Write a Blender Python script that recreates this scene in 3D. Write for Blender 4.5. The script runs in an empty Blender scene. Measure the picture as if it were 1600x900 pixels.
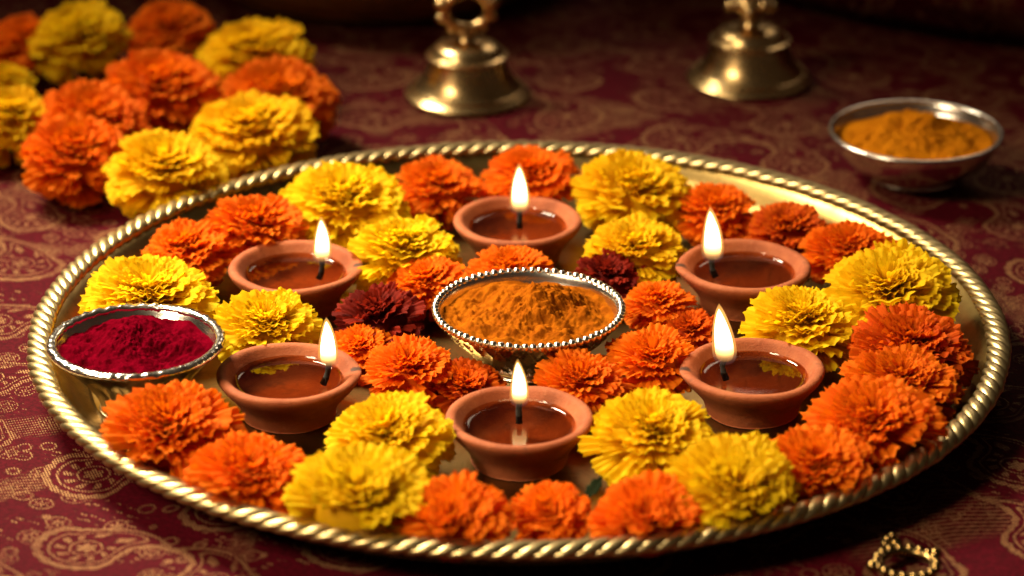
import bpy, bmesh, math, random
import numpy as np
from mathutils import Vector, Matrix, noise

random.seed(7)
sc = bpy.context.scene
R = math.radians

# ---------------------------------------------------------------- camera
cam_data = bpy.data.cameras.new("camera")
cam = bpy.data.objects.new("camera", cam_data)
sc.collection.objects.link(cam)
cam.location = (-0.00304, -1.24387, 0.58664)
cam.rotation_euler = (R(90 - 23.92), 0, 0)
cam_data.sensor_width = 36
cam_data.lens = 36 * 4732 / 1600
cam_data.clip_start = 0.01
cam_data.clip_end = 50
cam_data.dof.use_dof = True
cam_data.dof.focus_distance = 1.335
cam_data.dof.aperture_fstop = 6.2
cam_data.dof.aperture_blades = 0
sc.camera = cam

# ---------------------------------------------------------------- world and lamps (a dim room at night)
world = bpy.data.worlds.new("World")
sc.world = world
world.use_nodes = True
world.node_tree.nodes["Background"].inputs[0].default_value = (1.0, 0.62, 0.38, 1)
world.node_tree.nodes["Background"].inputs[1].default_value = 0.035


def aim(o, target):
    o.rotation_euler = (Vector(target) - o.location).to_track_quat('-Z', 'Y').to_euler()


def spot(name, loc, target, energy, angle, blend, radius, col):
    l = bpy.data.lights.new(name, 'SPOT')
    l.energy = energy
    l.spot_size = R(angle)
    l.spot_blend = blend
    l.shadow_soft_size = radius
    l.color = col
    o = bpy.data.objects.new(name, l)
    sc.collection.objects.link(o)
    o.location = loc
    aim(o, target)
    return o


KEY = spot("key_lamp", (-0.60, 0.50, 0.90), (-0.100, -0.025, 0), 215, 42, 1.0, 0.22, (1.0, 0.83, 0.57))
FILL = spot("fill_lamp", (-0.80, -0.62, 0.90), (-0.02, -0.080, 0), 185.0, 23.5, 1.0, 0.30, (1.0, 0.79, 0.50))


def area(name, loc, target, energy, sx, sy, col):
    l = bpy.data.lights.new(name, 'AREA')
    l.shape = 'RECTANGLE'
    l.size, l.size_y = sx, sy
    l.energy = energy
    l.color = col
    o = bpy.data.objects.new(name, l)
    sc.collection.objects.link(o)
    o.location = loc
    aim(o, target)
    return o


BACK = area("added_back_light", (0.35, 1.25, 0.85), (0.05, 0.1, 0), 1.6, 0.5, 0.3, (1.0, 0.78, 0.54))  # added light out of view, gives the dark metal its highlights
SOFT_FILL = area("added_soft_fill", (-1.3, -0.7, 1.3), (0.0, 0.25, 0), 6.5, 0.9, 0.9, (1.0, 0.70, 0.42))  # added broad fill, lifts the dark vessel and roll and softens shadows

sc.view_settings.view_transform = 'Standard'
sc.view_settings.look = 'None'
sc.view_settings.exposure = 0.0
sc.view_settings.gamma = 1.0
sc.view_settings.use_curve_mapping = False
sc.render.engine = 'CYCLES'
cy = sc.cycles
cy.use_denoising = True
cy.max_bounces = 6
cy.use_adaptive_sampling = True
cy.adaptive_threshold = 0.02
cy.diffuse_bounces = 3
cy.glossy_bounces = 4
cy.transmission_bounces = 4
cy.transparent_max_bounces = 12
cy.sample_clamp_indirect = 4.0
cy.caustics_reflective = False
cy.caustics_refractive = False

COL = sc.collection

# ---------------------------------------------------------------- helpers


def mesh_obj(name, verts, faces, mat=None, parent=None, smooth=True):
    me = bpy.data.meshes.new(name)
    me.from_pydata(verts, [], faces)
    if smooth:
        me.polygons.foreach_set("use_smooth", [True] * len(me.polygons))
    if mat:
        me.materials.append(mat)
    me.update()
    o = bpy.data.objects.new(name, me)
    COL.objects.link(o)
    o.parent = parent
    return o


def inst(name, me, parent=None):
    o = bpy.data.objects.new(name, me)
    COL.objects.link(o)
    o.parent = parent
    return o


def empty(name, loc, rot=(0, 0, 0)):
    o = bpy.data.objects.new(name, None)
    COL.objects.link(o)
    o.empty_display_size = 0.01
    o.location = loc
    o.rotation_euler = rot
    return o


def tag(o, label, cat, group=None):
    o["label"] = label
    o["category"] = cat
    if group:
        o["group"] = group
    return o


def lathe(profile, seg=96, fn=None, closed=False):
    """profile: list of (r, z); fn(r, z, angle, row) -> (r, z)"""
    V, F = [], []
    n = len(profile)
    for j in range(seg):
        a = 2 * math.pi * j / seg
        for i, (r, z) in enumerate(profile):
            rr, zz = fn(r, z, a, i) if fn else (r, z)
            V.append((rr * math.cos(a), rr * math.sin(a), zz))
    m = n if closed else n - 1
    for j in range(seg):
        k = (j + 1) % seg
        for i in range(m):
            i2 = (i + 1) % n
            F.append((j * n + i, k * n + i, k * n + i2, j * n + i2))
    return V, F


def smooth_profile(pts, sub=6):
    """Catmull-Rom through the points"""
    out = []
    P = [pts[0]] + list(pts) + [pts[-1]]
    for i in range(1, len(P) - 2):
        p0, p1, p2, p3 = P[i - 1], P[i], P[i + 1], P[i + 2]
        for s in range(sub):
            t = s / sub
            out.append(tuple(0.5 * ((2 * p1[k]) + (-p0[k] + p2[k]) * t + (2 * p0[k] - 5 * p1[k] + 4 * p2[k] - p3[k]) * t * t
                                    + (-p0[k] + 3 * p1[k] - 3 * p2[k] + p3[k]) * t ** 3) for k in range(2)))
    out.append(tuple(pts[-1]))
    return [(max(r, 0.00001), z) for r, z in out]


def tube(path, rad, seg=10, closed=False):
    V, F = [], []
    n = len(path)
    P = [Vector(p) for p in path]
    up = Vector((0.3, 0.1, 1)).normalized()
    for i in range(n):
        if closed:
            t = P[(i + 1) % n] - P[i - 1]
        else:
            t = P[min(i + 1, n - 1)] - P[max(i - 1, 0)]
        t.normalize()
        a = t.cross(up)
        if a.length < 1e-3:
            a = t.cross(Vector((1, 0, 0)))
        a.normalize()
        b = a.cross(t)
        r = rad(i / (n - 1)) if callable(rad) else rad
        for k in range(seg):
            q = 2 * math.pi * k / seg
            V.append(tuple(P[i] + (a * math.cos(q) + b * math.sin(q)) * r))
    for i in range(n if closed else n - 1):
        i2 = (i + 1) % n
        for k in range(seg):
            k2 = (k + 1) % seg
            F.append((i * seg + k, i * seg + k2, i2 * seg + k2, i2 * seg + k))
    if not closed:
        F.append(tuple(range(seg))[::-1])
        F.append(tuple(range((n - 1) * seg, n * seg)))
    return V, F


def sphere_mesh(name, r, mat, u=10, v=7, scale=(1, 1, 1)):
    prof = [(max(1e-5, r * math.sin(math.pi * i / v)), -r * math.cos(math.pi * i / v)) for i in range(v + 1)]
    V, F = lathe(prof, u)
    V = [(x * scale[0], y * scale[1], z * scale[2]) for x, y, z in V]
    me = bpy.data.meshes.new(name)
    me.from_pydata(V, [], F)
    me.polygons.foreach_set("use_smooth", [True] * len(me.polygons))
    me.materials.append(mat)
    return me


# ---------------------------------------------------------------- node helpers
class E:
    """a float socket with arithmetic"""
    nt = None

    def __init__(self, s):
        self.s = s

    @staticmethod
    def op(kind, *args, clamp=False):
        n = E.nt.nodes.new("ShaderNodeMath")
        n.operation = kind
        n.use_clamp = clamp
        for i, a in enumerate(args):
            if isinstance(a, E):
                E.nt.links.new(a.s, n.inputs[i])
            else:
                n.inputs[i].default_value = float(a)
        return E(n.outputs[0])

    def __add__(s, o): return E.op('ADD', s, o)
    __radd__ = __add__
    def __sub__(s, o): return E.op('SUBTRACT', s, o)
    def __rsub__(s, o): return E.op('SUBTRACT', o, s)
    def __mul__(s, o): return E.op('MULTIPLY', s, o)
    __rmul__ = __mul__
    def __truediv__(s, o): return E.op('DIVIDE', s, o)
    def __rtruediv__(s, o): return E.op('DIVIDE', o, s)
    def __neg__(s): return E.op('MULTIPLY', s, -1)


def esin(a): return E.op('SINE', a)
def ecos(a): return E.op('COSINE', a)
def eabs(a): return E.op('ABSOLUTE', a)
def efloor(a): return E.op('FLOOR', a)
def esqrt(a): return E.op('SQRT', a)
def emin(a, b): return E.op('MINIMUM', a, b)
def emax(a, b): return E.op('MAXIMUM', a, b)
def eatan2(a, b): return E.op('ARCTAN2', a, b)
def efract(a): return E.op('FRACT', a)


def step(x, lo, hi):
    n = E.nt.nodes.new("ShaderNodeMapRange")
    n.interpolation_type = 'SMOOTHSTEP'
    E.nt.links.new(x.s, n.inputs[0])
    n.inputs[1].default_value = lo
    n.inputs[2].default_value = hi
    return E(n.outputs[0])


def band(x, a, b, e):
    return step(x, a - e, a + e) * (1 - step(x, b - e, b + e))


def combine(x, y, z=0.0):
    n = E.nt.nodes.new("ShaderNodeCombineXYZ")
    for i, a in enumerate((x, y, z)):
        if isinstance(a, E):
            E.nt.links.new(a.s, n.inputs[i])
        else:
            n.inputs[i].default_value = a
    return n.outputs[0]


def enoise(vec, scale, detail=2.0, rough=0.5, dist=0.0):
    n = E.nt.nodes.new("ShaderNodeTexNoise")
    E.nt.links.new(vec, n.inputs["Vector"])
    n.inputs["Scale"].default_value = scale
    n.inputs["Detail"].default_value = detail
    n.inputs["Roughness"].default_value = rough
    n.inputs["Distortion"].default_value = dist
    return E(n.outputs[0])


def emix(f, a, b):
    n = E.nt.nodes.new("ShaderNodeMix")
    n.data_type = 'RGBA'
    n.clamp_factor = True
    for i, v in ((0, f), (6, a), (7, b)):
        if isinstance(v, E):
            E.nt.links.new(v.s, n.inputs[i])
        elif isinstance(v, tuple):
            n.inputs[i].default_value = (*v, 1)
        elif isinstance(v, (int, float)):
            n.inputs[i].default_value = v
        else:
            E.nt.links.new(v, n.inputs[i])
    return n.outputs[2]


def new_mat(name):
    m = bpy.data.materials.new(name)
    m.use_nodes = True
    nt = m.node_tree
    E.nt = nt
    return m, nt, nt.nodes["Principled BSDF"]


def put(sock, v):
    if isinstance(v, E):
        E.nt.links.new(v.s, sock)
    elif isinstance(v, tuple):
        sock.default_value = (*v, 1)
    elif isinstance(v, (int, float)):
        sock.default_value = v
    else:
        E.nt.links.new(v, sock)


def coord(kind="Object"):
    n = E.nt.nodes.new("ShaderNodeTexCoord")
    return n.outputs[kind]


def sep(vec):
    n = E.nt.nodes.new("ShaderNodeSeparateXYZ")
    E.nt.links.new(vec, n.inputs[0])
    return E(n.outputs[0]), E(n.outputs[1]), E(n.outputs[2])


def bump(p, height, strength, dist):
    n = E.nt.nodes.new("ShaderNodeBump")
    n.inputs["Strength"].default_value = strength
    n.inputs["Distance"].default_value = dist
    E.nt.links.new(height.s, n.inputs["Height"])
    E.nt.links.new(n.outputs[0], p.inputs["Normal"])


# ---------------------------------------------------------------- materials
def metal(name, base, dark, rough, nscale=60, bstr=0.15, bdist=0.0004, metallic=1.0):
    m, nt, p = new_mat(name)
    c = coord()
    n1 = enoise(c, nscale, 4, 0.6)
    n2 = enoise(c, nscale * 9, 3, 0.6)
    tarn = step(n1 * 0.7 + n2 * 0.3, 0.46, 0.66)
    put(p.inputs["Base Color"], emix(tarn * 0.7, base, dark))
    put(p.inputs["Metallic"], metallic)
    put(p.inputs["Roughness"], n1 * 0.16 + n2 * 0.10 + (rough - 0.13))
    bump(p, n1 * 0.7 + n2 * 0.3, bstr, bdist)
    return m


BRASS = metal("brass_tray", (0.28, 0.19, 0.064), (0.15, 0.09, 0.028), 0.33)
BRASS_RIM = metal("brass_rim", (0.46, 0.36, 0.175), (0.20, 0.14, 0.06), 0.37, 80)
BRASS_BELL = metal("brass_bell", (0.66, 0.47, 0.22), (0.36, 0.22, 0.09), 0.27, 40)
BRASS_DARK = metal("brass_old", (0.46, 0.22, 0.060), (0.26, 0.11, 0.030), 0.50, 30, metallic=0.6)
BRASS_TRINKET = metal("brass_trinket", (0.26, 0.17, 0.06), (0.10, 0.06, 0.02), 0.24, 90)
SILVER = metal("silver", (0.80, 0.76, 0.70), (0.45, 0.40, 0.34), 0.22, 70, 0.25, 0.0006)


def make_clay():
    m, nt, p = new_mat("terracotta")
    c = coord()
    n1 = enoise(c, 55, 4, 0.6)
    n2 = enoise(c, 420, 4, 0.7)
    n3 = enoise(c, 1500, 2, 0.6)
    col = emix(step(n1, 0.35, 0.7), (0.260, 0.060, 0.017), (0.355, 0.100, 0.033))
    col = emix(step(n2, 0.55, 0.75) * 0.45, col, (0.42, 0.155, 0.075))
    col = emix(step(enoise(c, 120, 3, 0.6, 0.6), 0.56, 0.74) * 0.55, col, (0.12, 0.034, 0.015))
    col = emix(step(n3, 0.66, 0.74) * 0.5, col, (0.14, 0.05, 0.03))
    # soot at the spout (local +x, at the lip)
    x, y, z = sep(c)
    d = esqrt((x - 0.0295) * (x - 0.0295) + y * y * 2.2 + (z - 0.019) * (z - 0.019) * 1.5) + (n2 - 0.5) * 0.004
    soot = 1 - step(d, 0.0015, 0.0046)
    col = emix(soot * 0.88, col, (0.012, 0.008, 0.006))
    put(p.inputs["Base Color"], col)
    put(p.inputs["Roughness"], 0.78)
    put(p.inputs["Specular IOR Level"], 0.35)
    bump(p, n2 * 0.7 + n3 * 0.4 + n1 * 0.5, 0.5, 0.0009)
    return m


def make_oil():
    m, nt, p = new_mat("lamp_oil")
    nt.nodes.remove(p)
    c = coord()
    tp = nt.nodes.new("ShaderNodeBsdfTransparent")
    tp.inputs[0].default_value = (0.78, 0.50, 0.26, 1)
    gl = nt.nodes.new("ShaderNodeBsdfGlossy")
    gl.inputs["Roughness"].default_value = 0.02
    bn = nt.nodes.new("ShaderNodeBump")
    bn.inputs["Strength"].default_value = 0.05
    bn.inputs["Distance"].default_value = 0.0006
    nt.links.new(enoise(c, 45, 1, 0.4).s, bn.inputs["Height"])
    nt.links.new(bn.outputs[0], gl.inputs["Normal"])
    fr = nt.nodes.new("ShaderNodeFresnel")
    fr.inputs[0].default_value = 1.47
    nt.links.new(bn.outputs[0], fr.inputs["Normal"])
    mx = nt.nodes.new("ShaderNodeMixShader")
    nt.links.new(fr.outputs[0], mx.inputs[0])
    nt.links.new(tp.outputs[0], mx.inputs[1])
    nt.links.new(gl.outputs[0], mx.inputs[2])
    nt.links.new(mx.outputs[0], nt.nodes["Material Output"].inputs[0])
    return m


def simple(name, col, rough, nscale=300, var=0.25, bs=0.2, bd=0.0005, spec=0.4):
    m, nt, p = new_mat(name)
    c = coord()
    n1 = enoise(c, nscale, 4, 0.65)
    dk = tuple(x * (1 - var * 1.6) for x in col)
    put(p.inputs["Base Color"], emix(step(n1, 0.3, 0.7), dk, col))
    put(p.inputs["Roughness"], rough)
    put(p.inputs["Specular IOR Level"], spec)
    bump(p, n1, bs, bd)
    return m


def powder(name, a, b, c3):
    m, nt, p = new_mat(name)
    c = coord()
    n1 = enoise(c, 160, 5, 0.65)
    n2 = enoise(c, 1100, 3, 0.7)
    col = emix(step(n1, 0.35, 0.65), a, b)
    col = emix(step(n2, 0.56, 0.72) * 0.6, col, c3)
    put(p.inputs["Base Color"], col)
    put(p.inputs["Roughness"], 1.0)
    put(p.inputs["Specular IOR Level"], 0.0)
    bump(p, n1 * 0.4 + n2 * 0.6, 0.6, 0.0008)
    return m


CLAY = make_clay()
OIL = make_oil()
WICK = simple("burnt_wick", (0.018, 0.014, 0.011), 0.9)
TURMERIC = powder("turmeric", (0.225, 0.054, 0.003), (0.32, 0.088, 0.004), (0.14, 0.027, 0.002))
TURMERIC_FAR = powder("turmeric_pale", (0.38, 0.120, 0.004), (0.50, 0.175, 0.006), (0.25, 0.066, 0.003))
KUMKUM = powder("kumkum", (0.070, 0.0006, 0.0042), (0.120, 0.0009, 0.0080), (0.040, 0.0004, 0.0022))
LEAFM = simple("dark_leaf", (0.010, 0.016, 0.006), 1.0, spec=0.05)
SEPAL = simple("sepal_green", (0.10, 0.14, 0.03), 0.6)


def petal_mat(name, base, tip, var, thin=0.48):
    """base: colour near the flower's heart, tip: colour of the ruffled edge, var: other shade some petals have"""
    m, nt, p = new_mat(name)
    uv = coord("UV")
    u, v, _ = sep(uv)
    at = nt.nodes.new("ShaderNodeAttribute")
    at.attribute_name = "rnd"
    oi = nt.nodes.new("ShaderNodeObjectInfo")
    rnd = efract(E(at.outputs["Fac"]) + E(oi.outputs["Random"]))
    streak = enoise(combine(u * 26.0, v * 1.6, rnd * 37.0), 1.0, 3, 0.6)
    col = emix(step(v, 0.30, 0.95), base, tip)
    col = emix(step(rnd, 0.35, 1.0) * 0.75, col, var)
    col = emix(step(streak, 0.52, 0.78) * 0.30, col, base)
    tint = nt.nodes.new("ShaderNodeMix")
    tint.data_type = 'RGBA'
    tint.blend_type = 'MULTIPLY'
    tint.inputs[0].default_value = 1.0
    nt.links.new(col, tint.inputs[6])
    nt.links.new(oi.outputs["Color"], tint.inputs[7])
    col = tint.outputs[2]
    put(p.inputs["Base Color"], col)
    put(p.inputs["Roughness"], 0.70)
    put(p.inputs["Specular IOR Level"], 0.12)
    bump(p, streak, 0.55, 0.0007)
    tr = nt.nodes.new("ShaderNodeBsdfTranslucent")
    put(tr.inputs[0], col)
    mx = nt.nodes.new("ShaderNodeMixShader")
    mx.inputs[0].default_value = thin
    nt.links.new(p.outputs[0], mx.inputs[1])
    nt.links.new(tr.outputs[0], mx.inputs[2])
    nt.links.new(mx.outputs[0], nt.nodes["Material Output"].inputs[0])
    return m


PETAL = {
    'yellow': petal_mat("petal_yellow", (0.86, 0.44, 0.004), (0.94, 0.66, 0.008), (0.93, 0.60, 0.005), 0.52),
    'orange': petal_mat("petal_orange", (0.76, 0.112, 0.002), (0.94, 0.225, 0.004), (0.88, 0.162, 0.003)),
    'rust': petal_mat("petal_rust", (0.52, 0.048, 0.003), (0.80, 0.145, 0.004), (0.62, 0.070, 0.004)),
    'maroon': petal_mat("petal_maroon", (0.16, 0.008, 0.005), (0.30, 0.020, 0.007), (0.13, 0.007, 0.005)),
}


def flame_mat(name, ramp, stren, alpha, gain=20.0):
    """colour, strength and opacity run along the flame's own height (0..1 in UV v)"""
    m = bpy.data.materials.new(name)
    m.use_nodes = True
    nt = m.node_tree
    E.nt = nt
    nt.nodes.remove(nt.nodes["Principled BSDF"])
    u, v, _ = sep(coord("UV"))
    em = nt.nodes.new("ShaderNodeEmission")

    def cr(stops):
        n = nt.nodes.new("ShaderNodeValToRGB")
        n.color_ramp.interpolation = 'EASE'
        e = n.color_ramp.elements
        while len(e) < len(stops):
            e.new(0.5)
        for el, (pos, c) in zip(e, stops):
            el.position = pos
            el.color = (*c, 1)
        nt.links.new(v.s, n.inputs[0])
        return n.outputs[0]
    nt.links.new(cr(ramp), em.inputs[0])
    s = cr([(p, (q / 20,) * 3) for p, q in stren])
    put(em.inputs[1], E(s) * gain)
    tp = nt.nodes.new("ShaderNodeBsdfTransparent")
    mx = nt.nodes.new("ShaderNodeMixShader")
    nt.links.new(cr([(p, (q,) * 3) for p, q in alpha]), mx.inputs[0])
    nt.links.new(tp.outputs[0], mx.inputs[1])
    nt.links.new(em.outputs[0], mx.inputs[2])
    nt.links.new(mx.outputs[0], nt.nodes["Material Output"].inputs[0])
    return m


FLAME_CORE = flame_mat("flame_core",
                       [(0.0, (1.0, 0.42, 0.10)), (0.22, (1.0, 0.55, 0.18)), (0.42, (1.0, 0.68, 0.32)), (1.0, (1.0, 0.62, 0.26))],
                       [(0.0, 0.30), (0.10, 0.7), (0.36, 8.0), (0.70, 20.0), (1.0, 10.0)],
                       [(0.0, 0.10), (0.20, 0.75), (0.34, 1.0), (1.0, 1.0)], 34.0)
FLAME_MANTLE = flame_mat("flame_mantle",
                         [(0.0, (0.5, 0.25, 0.25)), (0.25, (1.0, 0.40, 0.08)), (1.0, (1.0, 0.46, 0.10))],
                         [(0.0, 0.3), (0.3, 1.1), (1.0, 1.6)],
                         [(0.0, 0.06), (0.3, 0.55), (0.8, 0.65), (1.0, 0.25)])


def cloth_mat(name, ox=0.0, oy=0.0, rot=31):
    m, nt, p = new_mat(name)
    mp = nt.nodes.new("ShaderNodeMapping")
    nt.links.new(coord(), mp.inputs[0])
    mp.inputs["Location"].default_value = (ox, oy, 0)
    mp.inputs["Rotation"].default_value = (0, 0, R(rot))
    base = mp.outputs[0]
    x0, y0, _ = sep(base)
    K = 1.9
    wob = enoise(base, 9, 1, 0.4) - 0.5
    wob2 = enoise(combine(y0 + 3.1, x0 + 7.7), 9, 1, 0.4) - 0.5
    x = (x0 + wob * 0.03) * K
    y = (y0 + wob2 * 0.03) * K
    W, H = 0.125, 0.098
    row = efloor(y / H)
    odd = E.op('FLOORED_MODULO', row, 2.0)
    xs = x + odd * (0.5 * W)
    colm = efloor(xs / W)
    flip = 1 - 2 * E.op('FLOORED_MODULO', row + colm, 2.0)
    lx = (xs - (colm + 0.5) * W) * flip
    ly = y - (row + 0.5) * H + 0.008
    r = esqrt(lx * lx + ly * ly)
    th = eatan2(ly, lx)
    a = th + r * 17.0
    qx, qy = r * ecos(a), r * esin(a)
    up = emax(qy, 0.0)
    RR = 0.034
    sx = qx * (1 + up * 21.0)
    sy = emin(qy, 0.0) + up * 0.56
    L = esqrt(sx * sx + sy * sy) / RR
    Ls = L - 0.06 * eabs(esin(a * 9.0))
    g = band(Ls, 0.92, 1.10, 0.02)
    g = emax(g, band(L, 0.77, 0.83, 0.02))
    g = emax(g, band(L, 0.46, 0.68, 0.03) * step(esin(a * 10.0), 0.0, 0.5))
    ros = 0.0085 * (0.55 + 0.45 * eabs(ecos(th * 3.0)))
    g = emax(g, 1 - step(r - ros, -0.0006, 0.0006))
    g = emax(g, band(r, 0.0115, 0.0132, 0.0005))
    inside = 1 - step(L, 1.14, 1.20)
    # small flowers between the large drops
    vo = nt.nodes.new("ShaderNodeTexVoronoi")
    nt.links.new(combine(x, y), vo.inputs["Vector"])
    vo.inputs["Scale"].default_value = 36
    vo.inputs["Randomness"].default_value = 0.72
    d = E(vo.outputs["Distance"])
    px, py, _ = sep(vo.outputs["Position"])
    ang = eatan2(y - py, x - px)
    dl = d - 0.055 * ecos(ang * 6.0)
    f = band(dl, 0.16, 0.27, 0.02)
    f = emax(f, 1 - step(d, 0.07, 0.10))
    f = emax(f, band(d, 0.37, 0.41, 0.015))
    # rows of tiny dots and sprigs in the gaps
    v2 = nt.nodes.new("ShaderNodeTexVoronoi")
    nt.links.new(combine(x, y), v2.inputs["Vector"])
    v2.inputs["Scale"].default_value = 125
    v2.inputs["Randomness"].default_value = 0.55
    d2 = E(v2.outputs["Distance"])
    a2x, a2y, _ = sep(v2.outputs["Position"])
    ang2 = eatan2(y - a2y, x - a2x)
    dots = 1 - step(d2 - 0.10 * ecos(ang2 * 2.0), 0.24, 0.30)
    f = emax(f, dots * step(d, 0.43, 0.46) * step(enoise(base, 30, 1, 0.5), 0.47, 0.52))
    gold = emax(g * inside, f * (1 - inside))
    # broad woven bands, hatched
    n2 = enoise(base, 4.2, 1.0, 0.4)
    bnd = band(n2, 0.505, 0.535, 0.004)
    hat = step(esin(a * 3.0 + (x - y) * 900.0), -0.1, 0.25)
    gold = emax(gold, bnd * hat * 0.8 * (1 - inside))
    # thread texture: the gold weft shows through in fine slanted stitches
    th1 = esin((x0 * 0.8 + y0 * 1.0) * (6.2832 / 0.0015))
    th2 = esin((x0 * 1.0 - y0 * 0.55) * (6.2832 / 0.0021))
    fine = enoise(base, 900, 2, 0.6)
    stitch = step(th1 * 0.5 + th2 * 0.28 + (fine - 0.5) * 1.6, -0.15, 0.25)
    wear = step(enoise(base, 22, 3, 0.6), 0.28, 0.60)
    gm = gold * stitch * (0.35 + wear * 0.65)
    rn = enoise(base, 500, 3, 0.6)
    red = emix(step(rn, 0.3, 0.7), (0.036, 0.0008, 0.0032), (0.076, 0.0016, 0.0074))
    put(p.inputs["Base Color"], emix(gm, red, (0.34, 0.190, 0.080)))
    put(p.inputs["Metallic"], gm * 0.25)
    put(p.inputs["Roughness"], 0.80 - gm * 0.28)
    put(p.inputs["Specular IOR Level"], 0.06)
    warp = esin(x0 * (6.2832 / 0.0011)) * 0.5 + esin(y0 * (6.2832 / 0.0011)) * 0.5
    bump(p, gm * 1.0 + warp * 0.12 + rn * 0.4, 0.5, 0.0005)
    return m


CLOTH = cloth_mat("red_gold_brocade")
CLOTH_ROLL = cloth_mat("red_gold_brocade_roll", 0.3, 0.2, 70)

# ---------------------------------------------------------------- tablecloth (the surface)


def ground_h(x, y):
    rr = math.hypot(x, y)
    w = max(0.0, min(1.0, (rr - 0.20) / 0.10))
    h = noise.noise(Vector((x * 4.0, y * 4.0, 0.3))) * 0.007 + noise.noise(Vector((x * 9 + y * 5, y * 6, 2.3))) * 0.0030 + noise.noise(Vector((x * 26 - y * 15, y * 12 + x * 6, 7.3))) * 0.0009
    return h * w - 0.0015 - 0.003 * w


nx, ny = 180, 180
V, F = [], []
for j in range(ny + 1):
    for i in range(nx + 1):
        x = -0.9 + 1.8 * i / nx
        y = -0.7 + 1.8 * j / ny
        V.append((x, y, ground_h(x, y)))
for j in range(ny):
    for i in range(nx):
        q = j * (nx + 1) + i
        F.append((q, q + 1, q + nx + 2, q + nx + 1))
cloth = mesh_obj("tablecloth", V, F, CLOTH)
cloth["kind"] = "structure"
cloth["label"] = "crimson brocade tablecloth woven with gold paisleys and flowers"

# ---------------------------------------------------------------- brass tray
FLOOR = 0.0032
RC, ZR = 0.2143, 0.0190
RW, RH = 0.0056, 0.0035
tray = tag(empty("brass_tray", (0, 0, 0)), "large round brass tray with a twisted rope rim", "tray")
prof = smooth_profile([(0.00001, FLOOR), (0.10, FLOOR), (0.186, FLOOR), (0.1935, FLOOR + 0.0010), (0.2000, 0.0078), (0.2045, 0.0130), (RC - 0.005, 0.0172), (RC, ZR),
                       (RC + 0.001, ZR - 0.003), (0.2075, 0.0140), (0.2010, 0.0070), (0.194, 0.0022), (0.186, 0.0012), (0.10, 0.0012), (0.00001, 0.0012)], 5)
V, F = lathe(prof, 160)
mesh_obj("dish", V, F, BRASS, tray)
V, F = lathe([(RC + (RW - 0.0016) * math.cos(2 * math.pi * k / 10), ZR + (RH - 0.0015) * math.sin(2 * math.pi * k / 10)) for k in range(10)], 160, closed=True)
rim = mesh_obj("rim", V, F, BRASS_RIM, tray)
NL = 172
# one strand of the rope: a slanted plump ridge wrapping over the rim's tube
rows, cols = 13, 7
Vl, Fl = [], []
for i in range(rows):
    s = -1 + 2 * i / (rows - 1)          # along the strand, over the tube
    wrap = s * R(150)
    for k in range(cols):
        t = -1 + 2 * k / (cols - 1)      # across the strand
        along = t * 0.0041 - s * 0.0112
        bulge = math.sqrt(max(0, 1 - t * t * 0.98))
        Vl.append((along, -(RW - 0.0013 + 0.0013 * bulge) * math.sin(wrap), (RH - 0.0013 + 0.0013 * bulge) * math.cos(wrap)))
for i in range(rows - 1):
    for k in range(cols - 1):
        q = i * cols + k
        Fl.append((q, q + 1, q + cols + 1, q + cols))
strand = bpy.data.meshes.new("rope_strand")
strand.from_pydata(Vl, [], Fl)
strand.polygons.foreach_set("use_smooth", [True] * len(strand.polygons))
strand.materials.append(BRASS_RIM)
for i in range(NL):
    a = 2 * math.pi * i / NL
    o = inst("rope_strand", strand, rim)
    o.location = (RC * math.cos(a), RC * math.sin(a), ZR)
    o.rotation_euler = (0, 0, a + math.pi / 2)
    o.scale = (1, 1 + random.uniform(-.05, .05), 1 + random.uniform(-.06, .06))

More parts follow.
